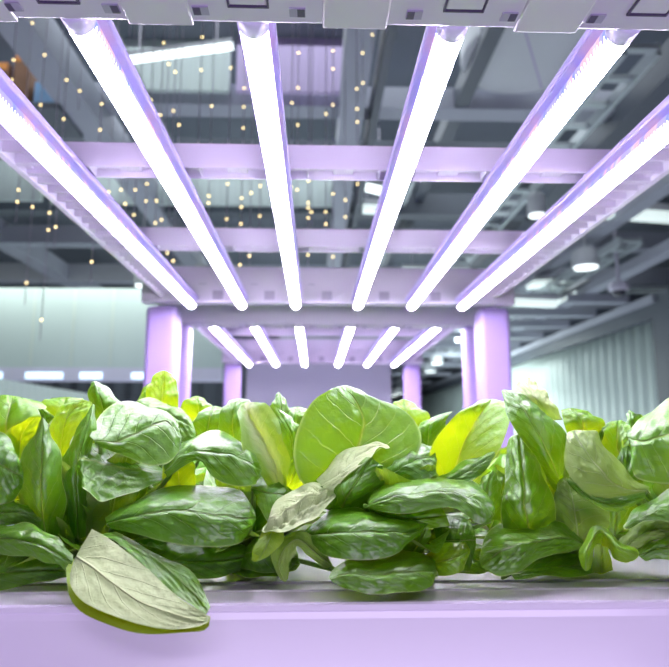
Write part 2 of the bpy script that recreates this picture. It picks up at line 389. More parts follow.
leaf('B', "286,462,62 294,462,62 300,458,62|280,432,62 290,432,61.5 299,428,62|269.5,405,63 276,407,62.5 290,416,63")
# plant C
leaf('C', "334,500,58.5 350,500,59 366,498,58.5|303,484,57 352,472,58.3 402,470,56.5|294,456,56.3 358,448,58.2 421,444,57|299,426,56.6 364,422,58.6 415,422,58|312,402,57.6 357,402,59 395,405,59|330,389.5,58.6 347,389,59.6 371,395,60|337,386.5,59.8 346,385.5,61 359,389,62", amp=.0013)
leaf('C', "316,480,57 322,486,55.5 330,493,54.5|331,463,57.5 341,472,55 351,474,54|350,448,58 356,457,56 370,456,54.5|371,442.5,57.5 374,448,56.5 380,449,55.5|387,444.5,57 389,446.5,56.7 390,448,56.5", 'pale', flip=True)
leaf('C', "322,508,56 340,512,55.5 366,508,56|334,490,54.6 352,490,53.5 385,483,55|349,474,54.2 362,473,54 383,469,55|366,457,54.6 372,458,54.5 379,463,55", base=0)
leaf('C', "383,470,57 385,478,56.5 389,486,56.5|390,459,58.5 402,466,56 405,480,55.5|404,447,59 418,458,56 424,480,55|421,445,58.5 431,456,56.5 436,474,55.5|431,446,57.5 435,451,57 437,460,56.5", amp=.0022)
leaf('C', "367,501,53.5 368.5,505,53 371,509,53|381,486,55.5 385,498,52 386,512,51.5|407,476,57.5 410,492,52 412,513,51|440,475,57.5 444,490,52 448,508,51|471,482,55.5 475,498,51.5 468,516,50.5|489,497,53.5 491,510,51 480,524,50.5|494.5,511,51.8 494,516,51 490,522,51", amp=.0018)
leaf('C', "372,508,53.5 380,514,53 395,521,53|400,510,53.5 410,518,52.6 425,528,52.6|440,506,53.5 446,515,53 450,526,53", 'young')
leaf('C', "308,529,54.5 308,536,54 311,543,54|325,513,55.5 328,532,51.5 328,556,51|352,507,55.5 358,530,50.5 356,560,50|380,511,54.5 385,530,50.5 384,558,50|408,518,53.5 410,531,51 404,549,50.5|426,522,52.8 428,524,52.5 424,529,52.2", amp=.002)
leaf('C', "398,557,54 410,557,53.5 422,554,53.5|411,538,53.5 420,540,53 430,537,53|423,524,53.3 428,523,53 431,525,53", 'young')
leaf('C', "329,576,49.5 330,579,49 333,583,49|339,563,52 346,573,49.3 350,590,48.8|370,558,53 372,574,49.3 372,594,48.6|401,550,54 403,570,49.8 402,593,48.8|426,554,53.5 429,570,50.5 426,589,49.4|435,559,52 436,570,51 434,582,50.5", base=1, amp=.0014)
leaf('C', "422,556,54 426,564,53 430,573,53|440,546,53.5 443,560,51 445,576,51|456,541,53 460,555,50.5 458,573,50.5|466,543,52 470,551,51.2 466,563,51.5", 'young', base=0)
leaf('C', "432,522,57 436,540,56 436,560,56|448,514,57 455,540,55 450,571,55|470,520,57 476,540,56 470,572,56", base=0)
leaf('C', "434,480,57 439,487,56 448,492,56|451,469,57 460,475,55.5 469,483,55|473,458,57 479,464,55.5 485,471,55.2|493,451.5,55.6 495,452.5,55.4 494.5,456,55.3", amp=.0018)
leaf('C', "474,520,55.5 487,520,55 501,520,55.5|473,493,55 487,492,54 502,496,55|483,478,55 491,477,54.3 499,480,55|492.5,471,54.7 494,470,54.6 495.5,472,54.7")
leaf('C', "434,485,58.5 450,486,58.5 472,484,58.5|431,456,56.5 462,450,59 497,455,58|440,432,56.5 474,425,60 509,425,59.3|455,415,58 484,410,61 510,409,60.3|472,404,60.5 489,403.5,62 506,404.5,62|481,400,63.5 492,399,64.5 502,401,64.5", 'young', amp=.0014)
# plant D
leaf('D', "553,490,57.5 563,487,57 570,474,57.5|534,456,55.5 550,455,54 569,448,56.5|517,432,55 536,425,54.2 562,427,57|507,415,55.5 522,405,55.3 544,410,58|503.5,400,56.5 511,396,56.5 525,396,58|501.5,390.5,57.6 504,389.5,57.6 509,390,57.7", amp=.002)
leaf('D', "583,540,55.5 584,545,55 578,550,55|565,524,55.5 570,540,53 565,552,52.5|540,522,55.5 545,542,52 540,559,51.5|510,522,55.5 522,545,51 515,573,50.5|486,535,54 499,555,51 499,576,50.5|479,558,52 481,566,51.3 487,571,51", amp=.0024, flip=True)
leaf('D', "503,530,54.5 530,532,54.5 558,530,55.5|500,506,54.5 525,505,53 554,505,55.5|506,490,55.5 525,485,54 546,480,56.5|504,462,57.5 522,460,55.5 539,458,57.5|509,442,58 520,440,57 531,442,58|515,433,58 520,431,57.6 525,434,58", amp=.002)
leaf('D', "560,545,57 580,548,56.5 600,540,56.5|554,516,56 575,512,54.5 608,524,55.5|555.5,496,55.5 572,492,55 609,509,56|559,480,56 566,477,55.8 576,482,56", 'leaf', flip=True)
leaf('D', "560,530,56.5 566,530,56 574,530,56.5|556,505,56 564,503,55.2 572,502,56|558,483,56 562,480,55.6 567,482,56", 'leaf', flip=True)
leaf('D', "482,520,58 490,530,57 500,545,57|486,490,58 500,500,57 512,520,57|498,470,58.5 508,478,58 518,490,58", base=0)
leaf('D', "505,566,58 510,573,56.5 515,580,56|540,552,59 545,566,57 550,577,55.5|580,552,59 585,564,57.5 585,575,56.5|606,562,57.5 608,566,57 607,570,57")
leaf('B', "225,560,58 228,567,57 232,574,56.8|250,548,58.5 255,562,57 256,578,56|280,548,58.5 283,562,57.5 280,575,56.5|298,560,57.5 300,564,57 296,570,57")
leaf('C', "425,566,58 430,570,57 436,575,57|455,545,59 460,560,57.5 462,574,56.5|485,545,59 490,560,58 488,572,57|500,556,58 502,562,58 498,568,58")
# plant E
leaf('E', "642,496,54 647,491,54 650,487,54.5|611,502,52 622,487,53 632,477,55|584,492,51.5 602,470,52.3 614,457,55|567,471,52 587,450,53 603,442,55|565.5,446,53 578,437,54 595,432,55.5|567.5,432,55 575,430,55 584,430.5,55.3", 'leaf', amp=.0016, flip=True)
leaf('E', "566,478,52.4 567,481,52.2 569,485,52.4|588,491,52.1 590,497,51.6 592,504,52|614,497,52.2 614,504,52 616,511,52.3|645,492,53.5 646,497,53.2 646,501,53.5", base=1)
leaf('E', "627,431,56.5 628,438,55.8 632,449,55.5|640,420,58.5 642,440,55 634,474,54.5|660,404,60.5 662,435,55 654,483,54.5|685,395,61.5 690,430,55.5 690,482,54.5|725,402,59 730,430,57.5 725,470,57", base=1, amp=.0016)
leaf('E', "623,526,53 624,528,52.5 628,529,52.5|635,511,54.5 640,518,52 646,520,51.6|652,498,55 656,510,52 658,520,51.5|675,487,56 680,505,52 680,523,51.5|710,490,56 712,505,55 710,520,54.5", base=1)
leaf('E', "614,548,54.5 619,552,54 628,553,54|631,526,55.5 636,537,53.5 641,546,53.5|655,516,56 658,528,53.8 663,538,53.5|690,517,56 694,528,55 690,537,55", 'leaf', base=1, flip=True)
leaf('E', "634,551,53.5 639,556,53 645,561,53|655,539,54 657,548,52.6 660,559,52.5|680,531,54.5 682,545,52.6 685,561,52.5|712,535,56 714,548,55 712,560,55", base=1)
leaf('E', "581,566,50.2 586,571,50 591,568,50.2|579,553,50.8 587,557,49.8 594,554,51|584,540,51.8 591,543,50.5 596,545,52|592,527,53.2 600,532,52 601,545,53.5|606,529,52.8 609,538,51 608,549,52.2|620,541,51.5 620.5,549,50 613,558,51.2|634,547,51 633,554,49.8 626,562,50.6|639,553,50.5 638,557,50.2 633,561,50.4", 'young', base=0, stalk=False, amp=.001)
leaf('E', "592,572,54.5 602,574,54.5 613,570,54.5|594,550,54.2 602,551,54 609,550,54.2|592.5,533,53.8 600,529.5,53.4 607,532,53.8", 'young', amp=.001, stalk=False)
leaf('E', "610,468,58 622,466,58 634,464,58|602,444,57.5 618,446,58.5 635.5,446,57.8|604,430,58 618,430,59.5 633,432,58.5|611,424,60 618,422,60.5 627,424,60|611,422,62 618,420.5,62.5 625,422,62", 'young')
leaf('E', "596,444,60 601,445,60 607,443,60|599,430,60 604,430,59.5 609,430,60|607,423,61 612,421,61 619,421,61")
leaf('E', "570,443,60 585,443,60 602,438,60|563,420,60 582,420,59 606,424,60|561,410,61 571,408,60.5 588,411,61", 'young')
leaf('E', "600,530,57 615,535,56.5 632,520,57|604,500,57 620,500,56 640,495,57|612,470,57.5 628,470,57 645,468,57.5|622,448,58 628,446,58 634,449,58")
# second row: tops above the front row
leaf('F', "-25,465,63 10,465,62.5 42,455,63|-32,430,62.5 5,428,61.5 44,426,62|-28,408,63 10,405,62.5 38,408,62.5|-16,399,65 12,398,64.5 46,409,64|-8,396,69 12,395.5,68 42,402,67", 'young')
leaf('F', "40,432,67 62,432,67 88,428,67|39,405,66.5 62,410,66 86,405,66.5|51,398,67.5 66,397,67 83,398,67.5", 'young')
leaf('F', "92,424,67 106,424,67 122,418,67|89,400,66.5 101,402,65 121,404,67|89.5,386,66.5 98,388,65.3 113,393,67.5|92,382.5,67 95,381,66.8 100,383,67.5")
leaf('F', "42,425,65 46,425,65 52,420,65|30,405,65 42,410,64.6 53,416,65|14,397,66 24,398,65.6 40,404,66")
leaf('G', "118,416,64 125,426,63.5 130,442,63|139,399,65 155,412,63 165,432,62|170,404,65 178,418,63 180,442,62.5|190,417,64.5 195,430,63.5 196,441,63", amp=.0022)
leaf('G', "147,424,67 162,424,66.5 178,424,67|145,400,66.5 162,402,66 178.5,402,66.5|148.5,384,67 163,383,66.5 177.5,386,67|156,373,67.5 164,370.5,67 172,374,67.5", 'young')
leaf('G', "140,420,68 146,420,68 152,420,68|138,400,68 145,400,67.5 151,398,68|144,387,68 148,384,68 152,382,68")
leaf('G', "180,420,69 200,422,68.5 217,418,69|181,404,69 198,405,67.5 213,408,69|192,397,69 197,396,68.5 204,398,69", 'young')
leaf('G', "193,438,66 206,438,65.5 224,436,66|194,420,65.5 210,417,64.5 229,418,65.5|202,410,66 214,406,66 227,409,66")
leaf('H', "271,428,68 280,428,67.5 290,428,68|272,405,68 281,408,67 290,409,68|277,393,68.5 279,392,68.4 281,394,68.5")
leaf('H', "287,434,68 298,435,67.5 307,431,68|282,415,68 296,416,67 310,416,68|289,408,69 298,406.5,68.5 307,408.5,69")
leaf('I', "398,442,67 412,444,66.5 426,436,67|391,413,67 408,415,66 431,419,67|394,403,67.5 405,404,67 422,409,67.5|400,400,68 404,399,68 411,401.5,68", 'young')
leaf('I', "414,445,65 428,446,64.5 442,444,65|415,430,65 430,425,64 447,420,65|424,421,66 438,415,65.5 452,411,66")
leaf('J', "520,416,64 548,420,64 563,420,64|513,393,63.5 537,400,62.5 553,402,64|518,383,64 531,387,63.5 542,388,65|526,378.5,65 528.5,377.5,65 532,379,65.5", 'pale', flip=True)
leaf('K', "625,436,66 634,436,65.5 646,430,66|626,420,66 632,420,65 643,417,66|628,411,66.5 629.5,410,66.4 633,412,66.5")

# generic blades: deeper leaves of every plant, and the rows further back
def blade(r, az, L, W, el, bend, m, z=.016, nu=12, nv=16, amp=.0016):
    d = Vector((math.cos(az), math.sin(az), 0)); s = Vector((-math.sin(az), math.cos(az), 0))
    rows = []; p = d*.012+Vector((0, 0, z)); a = el
    prof = [.14, .20, .55, .9, 1, .85, .42, .1]
    for i, w in enumerate(prof):
        up = Vector((0, 0, 1)); t = d*math.cos(a)+up*math.sin(a); n = -d*math.sin(a)+up*math.cos(a)
        hw = W*w/2; cup = hw*.35
        rows.append([p-s*hw+n*cup, p.copy(), p+s*hw+n*cup])
        p = p+t*(L/(len(prof)-1)); a -= bend/(len(prof)-1)
    SEED[0] += 1
    o = obj('leaf', surf(rows, nu, nv, amp, .002, SEED[0], flip=True), M[m], r)
    return o
rg = random.Random(3)
for k in 'PABCDE':
    r = plant(k)
    for i in range(9):
        blade(r, math.radians(20+i*40+rg.uniform(-12, 12)) if i < 7 else rg.uniform(0, 6.28), rg.uniform(.085, .115), rg.uniform(.055, .075),
              math.radians(rg.uniform(58, 80)), math.radians(rg.uniform(10, 45)), 'leaf')
for k in 'PABCDE':
    r = plant(k)
    for i in range(8):
        blade(r, math.radians(-165+i*22+rg.uniform(-6, 6)), rg.uniform(.075, .10), rg.uniform(.05, .07),
              math.radians(rg.uniform(34, 55)), math.radians(rg.uniform(35, 70)), 'leaf', z=.012)
for k in 'FGHIJK':
    r = plant(k)
    for i in range(9):
        blade(r, i*.7+rg.uniform(-.2, .2), rg.uniform(.10, .125), rg.uniform(.06, .08),
              math.radians(rg.uniform(50, 75)), math.radians(rg.uniform(20, 70)), rg.choice(['leaf', 'leaf', 'young']))
# rows further back along the tray
BACK = []
def back_plant(label, x, y):
    r = thing('lettuce_plant', label, 'lettuce', (x, y, ZT-.006), 'lettuces growing in the white tray')
    cup = lathe(bmesh.new(), [(.013, 0), (.016, .0005), (.016, .003), (.013, .004), (.011, .001)], (0, 0, .0005), 24)
    obj('net_cup', cup, M['sponge'], r, True)
    st = lathe(bmesh.new(), [(.009, 0), (.011, .006), (.010, .014), (.006, .02)], (0, 0, .001), 14)
    obj('stem', st, M['stalk'], r, True)
    for i in range(13):
        blade(r, i*.97+rg.uniform(-.2, .2), rg.uniform(.11, .14), rg.uniform(.06, .085),
              math.radians(rg.uniform(45, 78)), math.radians(rg.uniform(25, 80)), rg.choice(['leaf', 'leaf', 'young']))
    return r
ORD = ['first', 'second', 'third', 'fourth', 'fifth', 'sixth']
ROW = ['third', 'fourth', 'fifth', 'sixth', 'seventh']
protos = []
for j in range(5):
    for i in range(6):
        lab = 'lettuce in the %s row from the tray front, %s from the left' % (ROW[j], ORD[i])
        x, y = .037+(i-2.5)*.148+(.03 if j % 2 else -.03), .93+j*.16
        if len(protos) < 3: protos.append(back_plant(lab, x, y)); continue
        r = copy_tree(protos[(i*2+j) % 3]); r.location = (x, y, ZT-.006); r.rotation_euler.z = rg.uniform(0, 6.28); r['label'] = lab
# ------------------------------------------------------------ grow racks, lamps, tray
RX = .037
H = .35                                 # lamp axis above the camera
TX = [H*k for k in (-.982, -.584, -.157, .338, .768, 1.172)]
def Z(h): return HC+h
HU = H-.013                             # underside of the front beam
YF = Yz(26, HU)                         # its rear edge
YB1, YB1e = Yz(169, .373), Yz(180.5, .373)
YB2, YB2e = Yz(247, .373), Yz(252.5, .373)
YE = Yz(303, .358)                      # end plate
PL, PR = P(163, 350, YE+.085).x, P(492.5, 350, YE+.085).x
RX = (PL+PR)/2; PH = (PR-PL)/2
OY = YF-.075                            # front of the rack
def make_rack():
    r = thing('grow_rack', 'lavender-white metal grow rack in front, its lamps above the nearest lettuces', 'rack', (RX, OY, 0), 'grow racks in a line')
    oy = OY
    def q(x0, x1, y0, y1, z0, z1, bev=0): return bx(x0-RX, x1-RX, y0-oy, y1-oy, z0, z1, bev=bev)
    for sx in (-1, 1):
        for y0, y1 in ((OY+.005, OY+.07), (YE+.045, YE+.125)):
            x = RX+sx*PH
            obj('post', q(x-.044, x+.044, y0, y1, 0, Z(HU-.001 if y0 < 1 else .357), .012), M['post'], r)
    # front beam: underside with a latch above each lamp, sockets beside it and cover plates between lamps
    obj('front_beam', q(RX-.54, RX+.54, OY, YF, Z(HU), Z(.42), .004), M['rack'], r)
    mids = [TX[0]-.076]+[(a+b)/2 for a, b in zip(TX, TX[1:])]+[TX[5]+.076]
    for x in mids:
        w = .027
        obj('cover_plate', q(x-w, x+w, OY+.003, YF+.0016, Z(HU-.0018), Z(HU+.001), .0015), M['plate'], r)
    for x in TX:
        bm = bmesh.new(); e = YF-.024
        for a in ((x-.0165, x+.0165, e, e+.0015), (x-.0165, x-.0150, e-.034, e+.0015), (x+.0150, x+.0165, e-.034, e+.0015)):
            box(bm, a[0]-RX, a[1]-RX, a[2]-oy, a[3]-oy, Z(HU-.002), Z(HU+.0005))
        l = obj('latch', q(x-.0145, x+.0145, e-.034, e-.002, Z(HU-.0017), Z(HU+.0005), .0008), M['plate'], r)
        obj('latch_frame', bm, M['slot'], l)
        for s in (-1, 1):
            k = obj('socket', q(x+s*.039-.0065, x+s*.039+.0065, YF-.022, YF-.012, Z(HU-.0013), Z(HU+.0005)), M['slotpale'], r)
            obj('slot', q(x+s*.042-.003, x+s*.042+.003, YF-.0215, YF-.0125, Z(HU-.0017), Z(HU+.0005)), M['slot'], k)
    # cross beams: downward-open channels with webs
    for y0, y1, h in ((YB1, YB1e, .036), (YB2, YB2e, .038)):
        bm = bmesh.new()
        def a(x0, x1, ya, yb, za, zb): box(bm, x0-RX, x1-RX, ya-oy, yb-oy, za, zb)
        xl, xr = RX-.47, RX+.47; zb = .373
        a(xl, xr, y0, y0+.003, Z(zb), Z(zb+h)); a(xl, xr, y1-.003, y1, Z(zb), Z(zb+h))
        a(xl, xr, y0+.003, y1-.003, Z(zb+.013), Z(zb+h))
        n = 18
        for i in range(n+1):
            x = xl+(xr-xl)*i/n
            wd = .03 if i % 3 == 0 else .002
            a(max(xl, x-wd/2), min(xr, x+wd/2), y0+.003, y1-.003, Z(zb+(.008 if i % 3 == 0 else .001)), Z(zb+.013))
        obj('cross_beam', bm, M['rack'], r)
    # end plate with square holes between the lamps
    ep = obj('end_plate', q(RX-PH-.047, RX+PH+.047, YE+.003, YE+.043, Z(.358), Z(.462), .003), M['rack'], r)
    for x in [(a+b)/2 for a, b in zip(TX, TX[1:])]:
        obj('square_hole', q(x-.0145, x+.0145, YE+.001, YE+.005, Z(.366), Z(.392)), M['slotpale'], ep)
        obj('slot', q(x-.053, x-.033, YE+.001, YE+.005, Z(.410), Z(.412)), M['slotpale'], ep)
    # side rails: ribbed channels
    for sx in (-1, 1):
        bm = bmesh.new()
        def a(x0, x1, ya, yb, za, zb):
            x0, x1 = sorted((sx*x0, sx*x1)); box(bm, x0, x1, ya-oy, yb-oy, za, zb)
        a(.405, .475, YF, YE+.003, Z(.393), Z(.406))
        a(.405, .409, YF, YE+.003, Z(.373), Z(.393)); a(.465, .475, YF, YE+.003, Z(.373), Z(.393))
        n = 34
        for i in range(n):
            y = YF+.004+(YE-YF)*i/n
            a(.409, .465, y-.002, y+.002, Z(.3745), Z(.393))
        obj('side_rail', bm, M['rack'], r)
    # lower frame under the tray and near the floor
    for z in (ZT-.211, .12):
        for y0, y1 in ((OY+.01, OY+.065), (YE+.05, YE+.12)):
            obj('tray_beam', q(RX-PH+.043, RX+PH-.043, y0, y1, z, z+.04, .003), M['rack'], r)
        for sx in (-1, 1):
            x0, x1 = sorted((RX+sx*(PH-.043), RX+sx*(PH-.07)))
            obj('tray_rail', q(x0, x1, OY+.065, YE+.05, z, z+.04, .003), M['rack'], r)
    return r
OFF = 1.53
rack = make_rack()
def make_tray():
    t = thing('grow_tray', 'long glossy white growing tray holding the nearest lettuces', 'tray', (RX, .5, ZT-.17), 'growing trays')
    zb, zt = 0, .17
    bm = bmesh.new()
    # section across the front wall: lip, rounded edge, face
    prof = [(.0, 0), (.0, zt-.012), (-.0006, zt-.007), (-.002, zt-.0055), (-.002, zt-.0015), (-.0008, zt), (.032, zt), (.0328, zt+.0012), (.0348, zt+.0012), (.036, zt-.0006), (.037, zt-.006), (.037, .006), (.006, .0)]
    xs = (-.428, .428); ring = []
    for x in xs: ring.append([bm.verts.new((x, y, z)) for y, z in prof])
    n = len(prof)
    for i in range(n): bm.faces.new((ring[0][i], ring[0][(i+1) % n], ring[1][(i+1) % n], ring[1][i]))
    bm.faces.new(ring[0][::-1]); bm.faces.new(ring[1])
    bmesh.ops.recalc_face_normals(bm, faces=bm.faces)
    obj('front_wall', bm, M['tray'], t)
    b2 = bmesh.new()
    box(b2, -.428, .428, 1.25, 1.285, 0, zt); box(b2, -.428, -.406, .037, 1.25, 0, zt); box(b2, .406, .428, .037, 1.25, 0, zt)
    box(b2, -.406, .406, .037, 1.25, 0, .01)
    obj('basin', b2, M['tray'], t)
    obj('cover_sheet', bx(-.4055, .4055, .0785, 1.249, zt-.012, zt-.0062, bev=.0015), M['cover'], t)
    b3 = bmesh.new(); box(b3, -.4055, .4055, .0372, .0783, zt-.014, zt-.004, bev=.0018)
    box(b3, -.4055, .4055, .0765, .0785, zt-.006, zt-.002, bev=.0006)
    obj('edge_strip', b3, M['tray'], t)
    return t
make_tray()
rack2 = copy_tree(rack); rack2.location.y += OFF
rack2['label'] = 'lavender-white metal grow rack standing behind, between the two thinner posts'
NAMES = ['first from the left, outermost', 'second from the left', 'third from the left', 'fourth from the left', 'fifth from the left', 'sixth from the left, outermost']
def make_lamp(label):
    t = thing('grow_lamp', label, 'lamp', (0, YF, Z(H)), 'LED grow lamps on the two racks')
    bm = bmesh.new(); uvl = bm.loops.layers.uv.new('UVMap'); n = 28; L0, L1 = .02, YE-YF-.014; R = .0128
    ra = []
    for y in (L0, L1):
        ra.append([bm.verts.new((R*math.sin(2*math.pi*k/n), y, R*math.cos(2*math.pi*k/n))) for k in range(n)])   # k = n/2 is straight down
    for k in range(n):
        f = bm.faces.new((ra[0][k], ra[1][k], ra[1][(k+1) % n], ra[0][(k+1) % n])); f.smooth = True
        for lp, uv in zip(f.loops, ((k/n, L0), (k/n, L1), ((k+1)/n, L1), ((k+1)/n, L0))): lp[uvl].uv = uv
    obj('light_tube', bm, M['tube'], t)
    for y0, y1 in ((.001, L0), (L1, L1+.012)):
        obj('end_cap', pipe(bmesh.new(), [(0, y0, 0), (0, y0+.002, 0), (0, y1, 0)], [R-.0012, R+.0003, R+.0003], 24), M['cap'], t, True)
    obj('housing', bx(-.0175, .0175, .001, L1+.012, .0130, .0226, bev=.002), M['batten'], t)
    return t
lamp0 = None
for d in range(2):
    for i, x in enumerate(TX):
        lab = 'lit LED grow lamp on the %s rack, %s' % (('front', 'rear')[d], NAMES[i])
        if lamp0 is None: lamp0 = make_lamp(lab); o = lamp0
        else: o = copy_tree(lamp0); o['label'] = lab
        o.location.x = x; o.location.y = YF+OFF*d

# ------------------------------------------------------------ room
struct('floor', bx(-6, 6, -4, 24, -.1, 0), M['floor'])
CEIL = HC+2.75
struct('ceiling', bx(-6, 6, -4, 24, CEIL, CEIL+.1), M['ceil'])
struct('wall_back', bx(-6, 6, 23.9, 24.1, 0, CEIL), M['wall'])
struct('wall_left', bx(-6.1, -6, -4, 24, 0, CEIL), M['wall'])
struct('wall_front', bx(-6, 6, -4.1, -4, 0, CEIL), M['partition'])
WT = P(663, 320, 7.0).z; WT2 = P(663, 306, 7.0).z
struct('wall_right', pleats((3.97, 6.9), (3.97, 23.9), 0, WT, .24, .022), M['pleat'], True)
struct('wall_outer', bx(6, 6.1, -4, 24, 0, CEIL), M['wall'])
bm = bmesh.new(); box(bm, 3.86, 4.08, 6.9, 23.9, WT, WT2); struct('trim_1', bm, M['darkbeam'])
bm = bmesh.new(); box(bm, 3.82, 4.1, 6.78, 23.9, WT2, WT2+.09); struct('trim_2', bm, M['beam'])
struct('pillar', bx(3.86, 4.25, 6.5, 6.9, 0, WT2+.1), M['darkbeam'])
struct('door_1', bx(3.88, 3.945, 14.6, 16.3, 0, Z(.78)), M['bluedoor'])
# left fascia over an opening
FY = 7.0
FT, FB, FL = P(60, 288, FY).z, P(60, 368, FY).z, P(60, 380, FY).z
struct('wall_fascia', bx(-5.9, -1.05, FY, FY+.2, FB, FT), M['fascia'])
bm = bmesh.new()
for px in (-60, 33, 73, 112, 190): 
    x = P(px, 330, FY).x
    box(bm, x-.012, x+.012, FY-.006, FY, FB+.02, FT-.01)
struct('trim_3', bm, M['seam'])
struct('trim_4', bx(-5.9, -1.05, FY-.05, FY+.25, FL, FB), M['partition'])
for i, (a, b) in enumerate(((28, 65), (82, 104), (133, 147), (-40, 5))):
    x0, x1 = P(a, 372, FY).x, P(b, 372, FY).x
    o = obj('recessed_light', bx(x0, x1, FY-.062, FY-.05, FB-.125, FB-.055, bev=.004), M['bluelamp'])
    tag(o, ['longest blue-white recessed light under the frosted fascia at the left', 'middle blue-white recessed light under the frosted fascia', 'short blue-white recessed light beside the left rear post', 'blue-white recessed light under the fascia, cut off by the left edge'][i], 'light', 'recessed lights under the fascia')
struct('wall_inner', pleats((-5.9, 10.5), (-.6, 10.5), 0, CEIL-.4, .3, .03), M['wall'])
o = obj('low_partition', pleats((-2.25, 3.6), (-2.25, 6.4), 0, P(45, 384, 5).z, .12, .012), M['pleat'], None, True)
tag(o, 'low pale green corrugated partition in front of the dark opening at the left', 'partition')
t = thing('partition_panel', 'plain lavender-grey panel closing the end of the rear rack', 'panel', (RX, 4.15, 0))
obj('board', bx(-.50, .47, 0, .06, .05, Z(.62), bev=.004), M['partition'], t)
for x in (-.4, .37): obj('foot', bx(x-.03, x+.03, -.15, .21, 0, .05, bev=.004), M['partition'], t)
# ceiling beams
def bar(a, b, w, h, m): struct('ceiling_beam', beam(bmesh.new(), a, b, w, h), M[m])
ZB = Z(2.2)
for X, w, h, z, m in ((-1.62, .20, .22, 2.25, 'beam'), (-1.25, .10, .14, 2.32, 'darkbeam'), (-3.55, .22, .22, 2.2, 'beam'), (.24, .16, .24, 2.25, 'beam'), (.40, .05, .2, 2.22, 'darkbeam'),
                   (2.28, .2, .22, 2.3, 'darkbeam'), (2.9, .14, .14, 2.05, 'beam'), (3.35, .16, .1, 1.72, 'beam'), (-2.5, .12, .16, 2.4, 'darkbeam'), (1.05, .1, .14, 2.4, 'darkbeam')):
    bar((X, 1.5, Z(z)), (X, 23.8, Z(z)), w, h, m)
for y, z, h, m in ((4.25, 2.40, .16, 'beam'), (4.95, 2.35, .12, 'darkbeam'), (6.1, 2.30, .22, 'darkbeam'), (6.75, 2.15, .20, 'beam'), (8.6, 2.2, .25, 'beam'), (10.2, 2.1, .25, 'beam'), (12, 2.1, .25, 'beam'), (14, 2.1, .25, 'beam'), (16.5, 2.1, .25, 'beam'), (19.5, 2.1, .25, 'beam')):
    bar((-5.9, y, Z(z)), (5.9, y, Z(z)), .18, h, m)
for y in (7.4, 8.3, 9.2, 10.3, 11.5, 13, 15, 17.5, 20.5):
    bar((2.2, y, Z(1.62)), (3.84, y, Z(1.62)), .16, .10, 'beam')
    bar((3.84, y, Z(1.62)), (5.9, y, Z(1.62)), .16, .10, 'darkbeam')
# pale ribbed hanging boards and the lilac sheet
def board(name, px0, px1, y0, y1, Y, m, label, cat):
    a, b = P(px0, y1, Y), P(px1, y0, Y)
    o = obj(name, bx(a.x, b.x, Y, Y+.04, a.z, min(b.z, CEIL), bev=.004), M[m]); tag(o, label, cat); return o
board('ceiling_baffle', 108, 231, 20, 89, 4.05, 'palepanel', 'pale ribbed ceiling baffle with a bright tube lamp before it, upper left', 'baffle')
board('hanging_sheet', 236, 357, 10, 91, 4.0, 'lilac', 'lilac streaked sheet hanging from the ceiling above the middle lamps', 'sheet')
board('ceiling_baffle', 50, 342, 150, 203, 5.7, 'palepanel', 'wide pale ribbed ceiling baffle above the middle of the front rack', 'baffle')
board('ceiling_baffle', -90, 44, 160, 199, 5.6, 'palepanel', 'pale ribbed ceiling baffle at the left edge, above the dark beams', 'baffle')
# round ceiling drum
t = thing('ceiling_drum', 'large round pale grey ventilation drum under the ceiling, upper right', 'vent', P(533, 58, 3.65))
obj('shell', lathe(bmesh.new(), [(.43, 0), (.455, .012), (.46, .03), (.46, CEIL-P(533, 58, 3.65).z)], (0, 0, 0), 64), M['duct'], t, False)
obj('bottom_seam', bx(-.006, .006, -.40, .40, -.003, .001), M['slotpale'], t).rotation_euler.z = math.radians(-28)
# cable trays: two rails and rungs
def cable_tray(label, a, b, w, m='galv'):
    a, b = Vector(a), Vector(b); t = thing('cable_tray', label, 'cable tray', a); d = b-a; n = d.normalized(); s = n.cross(Vector((0, 0, 1))).normalized()
    for k in (-1, 1): obj('rail', beam(bmesh.new(), s*w/2*k, d+s*w/2*k, .03, .08), M[m], t)
    bm = bmesh.new(); c = int(d.length/.3)
    for i in range(c+1): p = d*(i/c); beam(bm, p-s*w/2, p+s*w/2, .05, .03)
    ru = obj('rungs', bm, M[m], t); ru['kind'] = 'stuff'
    for f in (.05, .95):
        p = d*f; obj('hanger', pipe(bmesh.new(), [p, p+Vector((0, 0, CEIL-a.z-p.z))], .008, 6), M[m], t)
cable_tray('galvanised cable tray running lengthwise beside the upper right grow lamp', (1.86, 3.2, Z(2.17)), (1.86, 22, Z(2.17)), .2)
cable_tray('galvanised cable tray above the dome camera, along the right wall', (3.0, 5.6, Z(1.8)), (3.0, 22, Z(1.8)), .2)
cable_tray('galvanised cable tray in the middle of the ceiling', (.80, 5.0, Z(2.3)), (.80, 22, Z(2.3)), .18)
# lamps of the room
def linear(label, a, b, w, h, m='lamp'):
    a, b = Vector(a), Vector(b); t = thing('linear_light', label, 'light', (a+b)/2); c = (a+b)/2
    obj('diffuser', beam(bmesh.new(), a-c, b-c, w, h), M[m], t)
    obj('housing', beam(bmesh.new(), a-c+Vector((0, 0, h*.9)), b-c+Vector((0, 0, h*.9)), w*1.3, h*.8), M['duct'], t)
    for f in (.15, .85):
        p = (a-c)*(1-f)+(b-c)*f; obj('hanger', pipe(bmesh.new(), [p+Vector((0, 0, h)), p+Vector((0, 0, CEIL-c.z-p.z+p.z*0))], .005, 6), M['wire'], t)
linear('bright tube lamp slanting across the pale baffle, upper left', P(122, 61, 3.6), P(233, 46, 3.6), .035, .035)
linear('long white strip light crossing the ceiling below the round drum', P(470, 108, 4.3), P(611, 112, 4.3), .05, .05, 'lampsoft')
linear('second strip light just below the long white one, upper right', P(545, 124, 4.5), P(612, 126, 4.5), .04, .04, 'lampsoft')
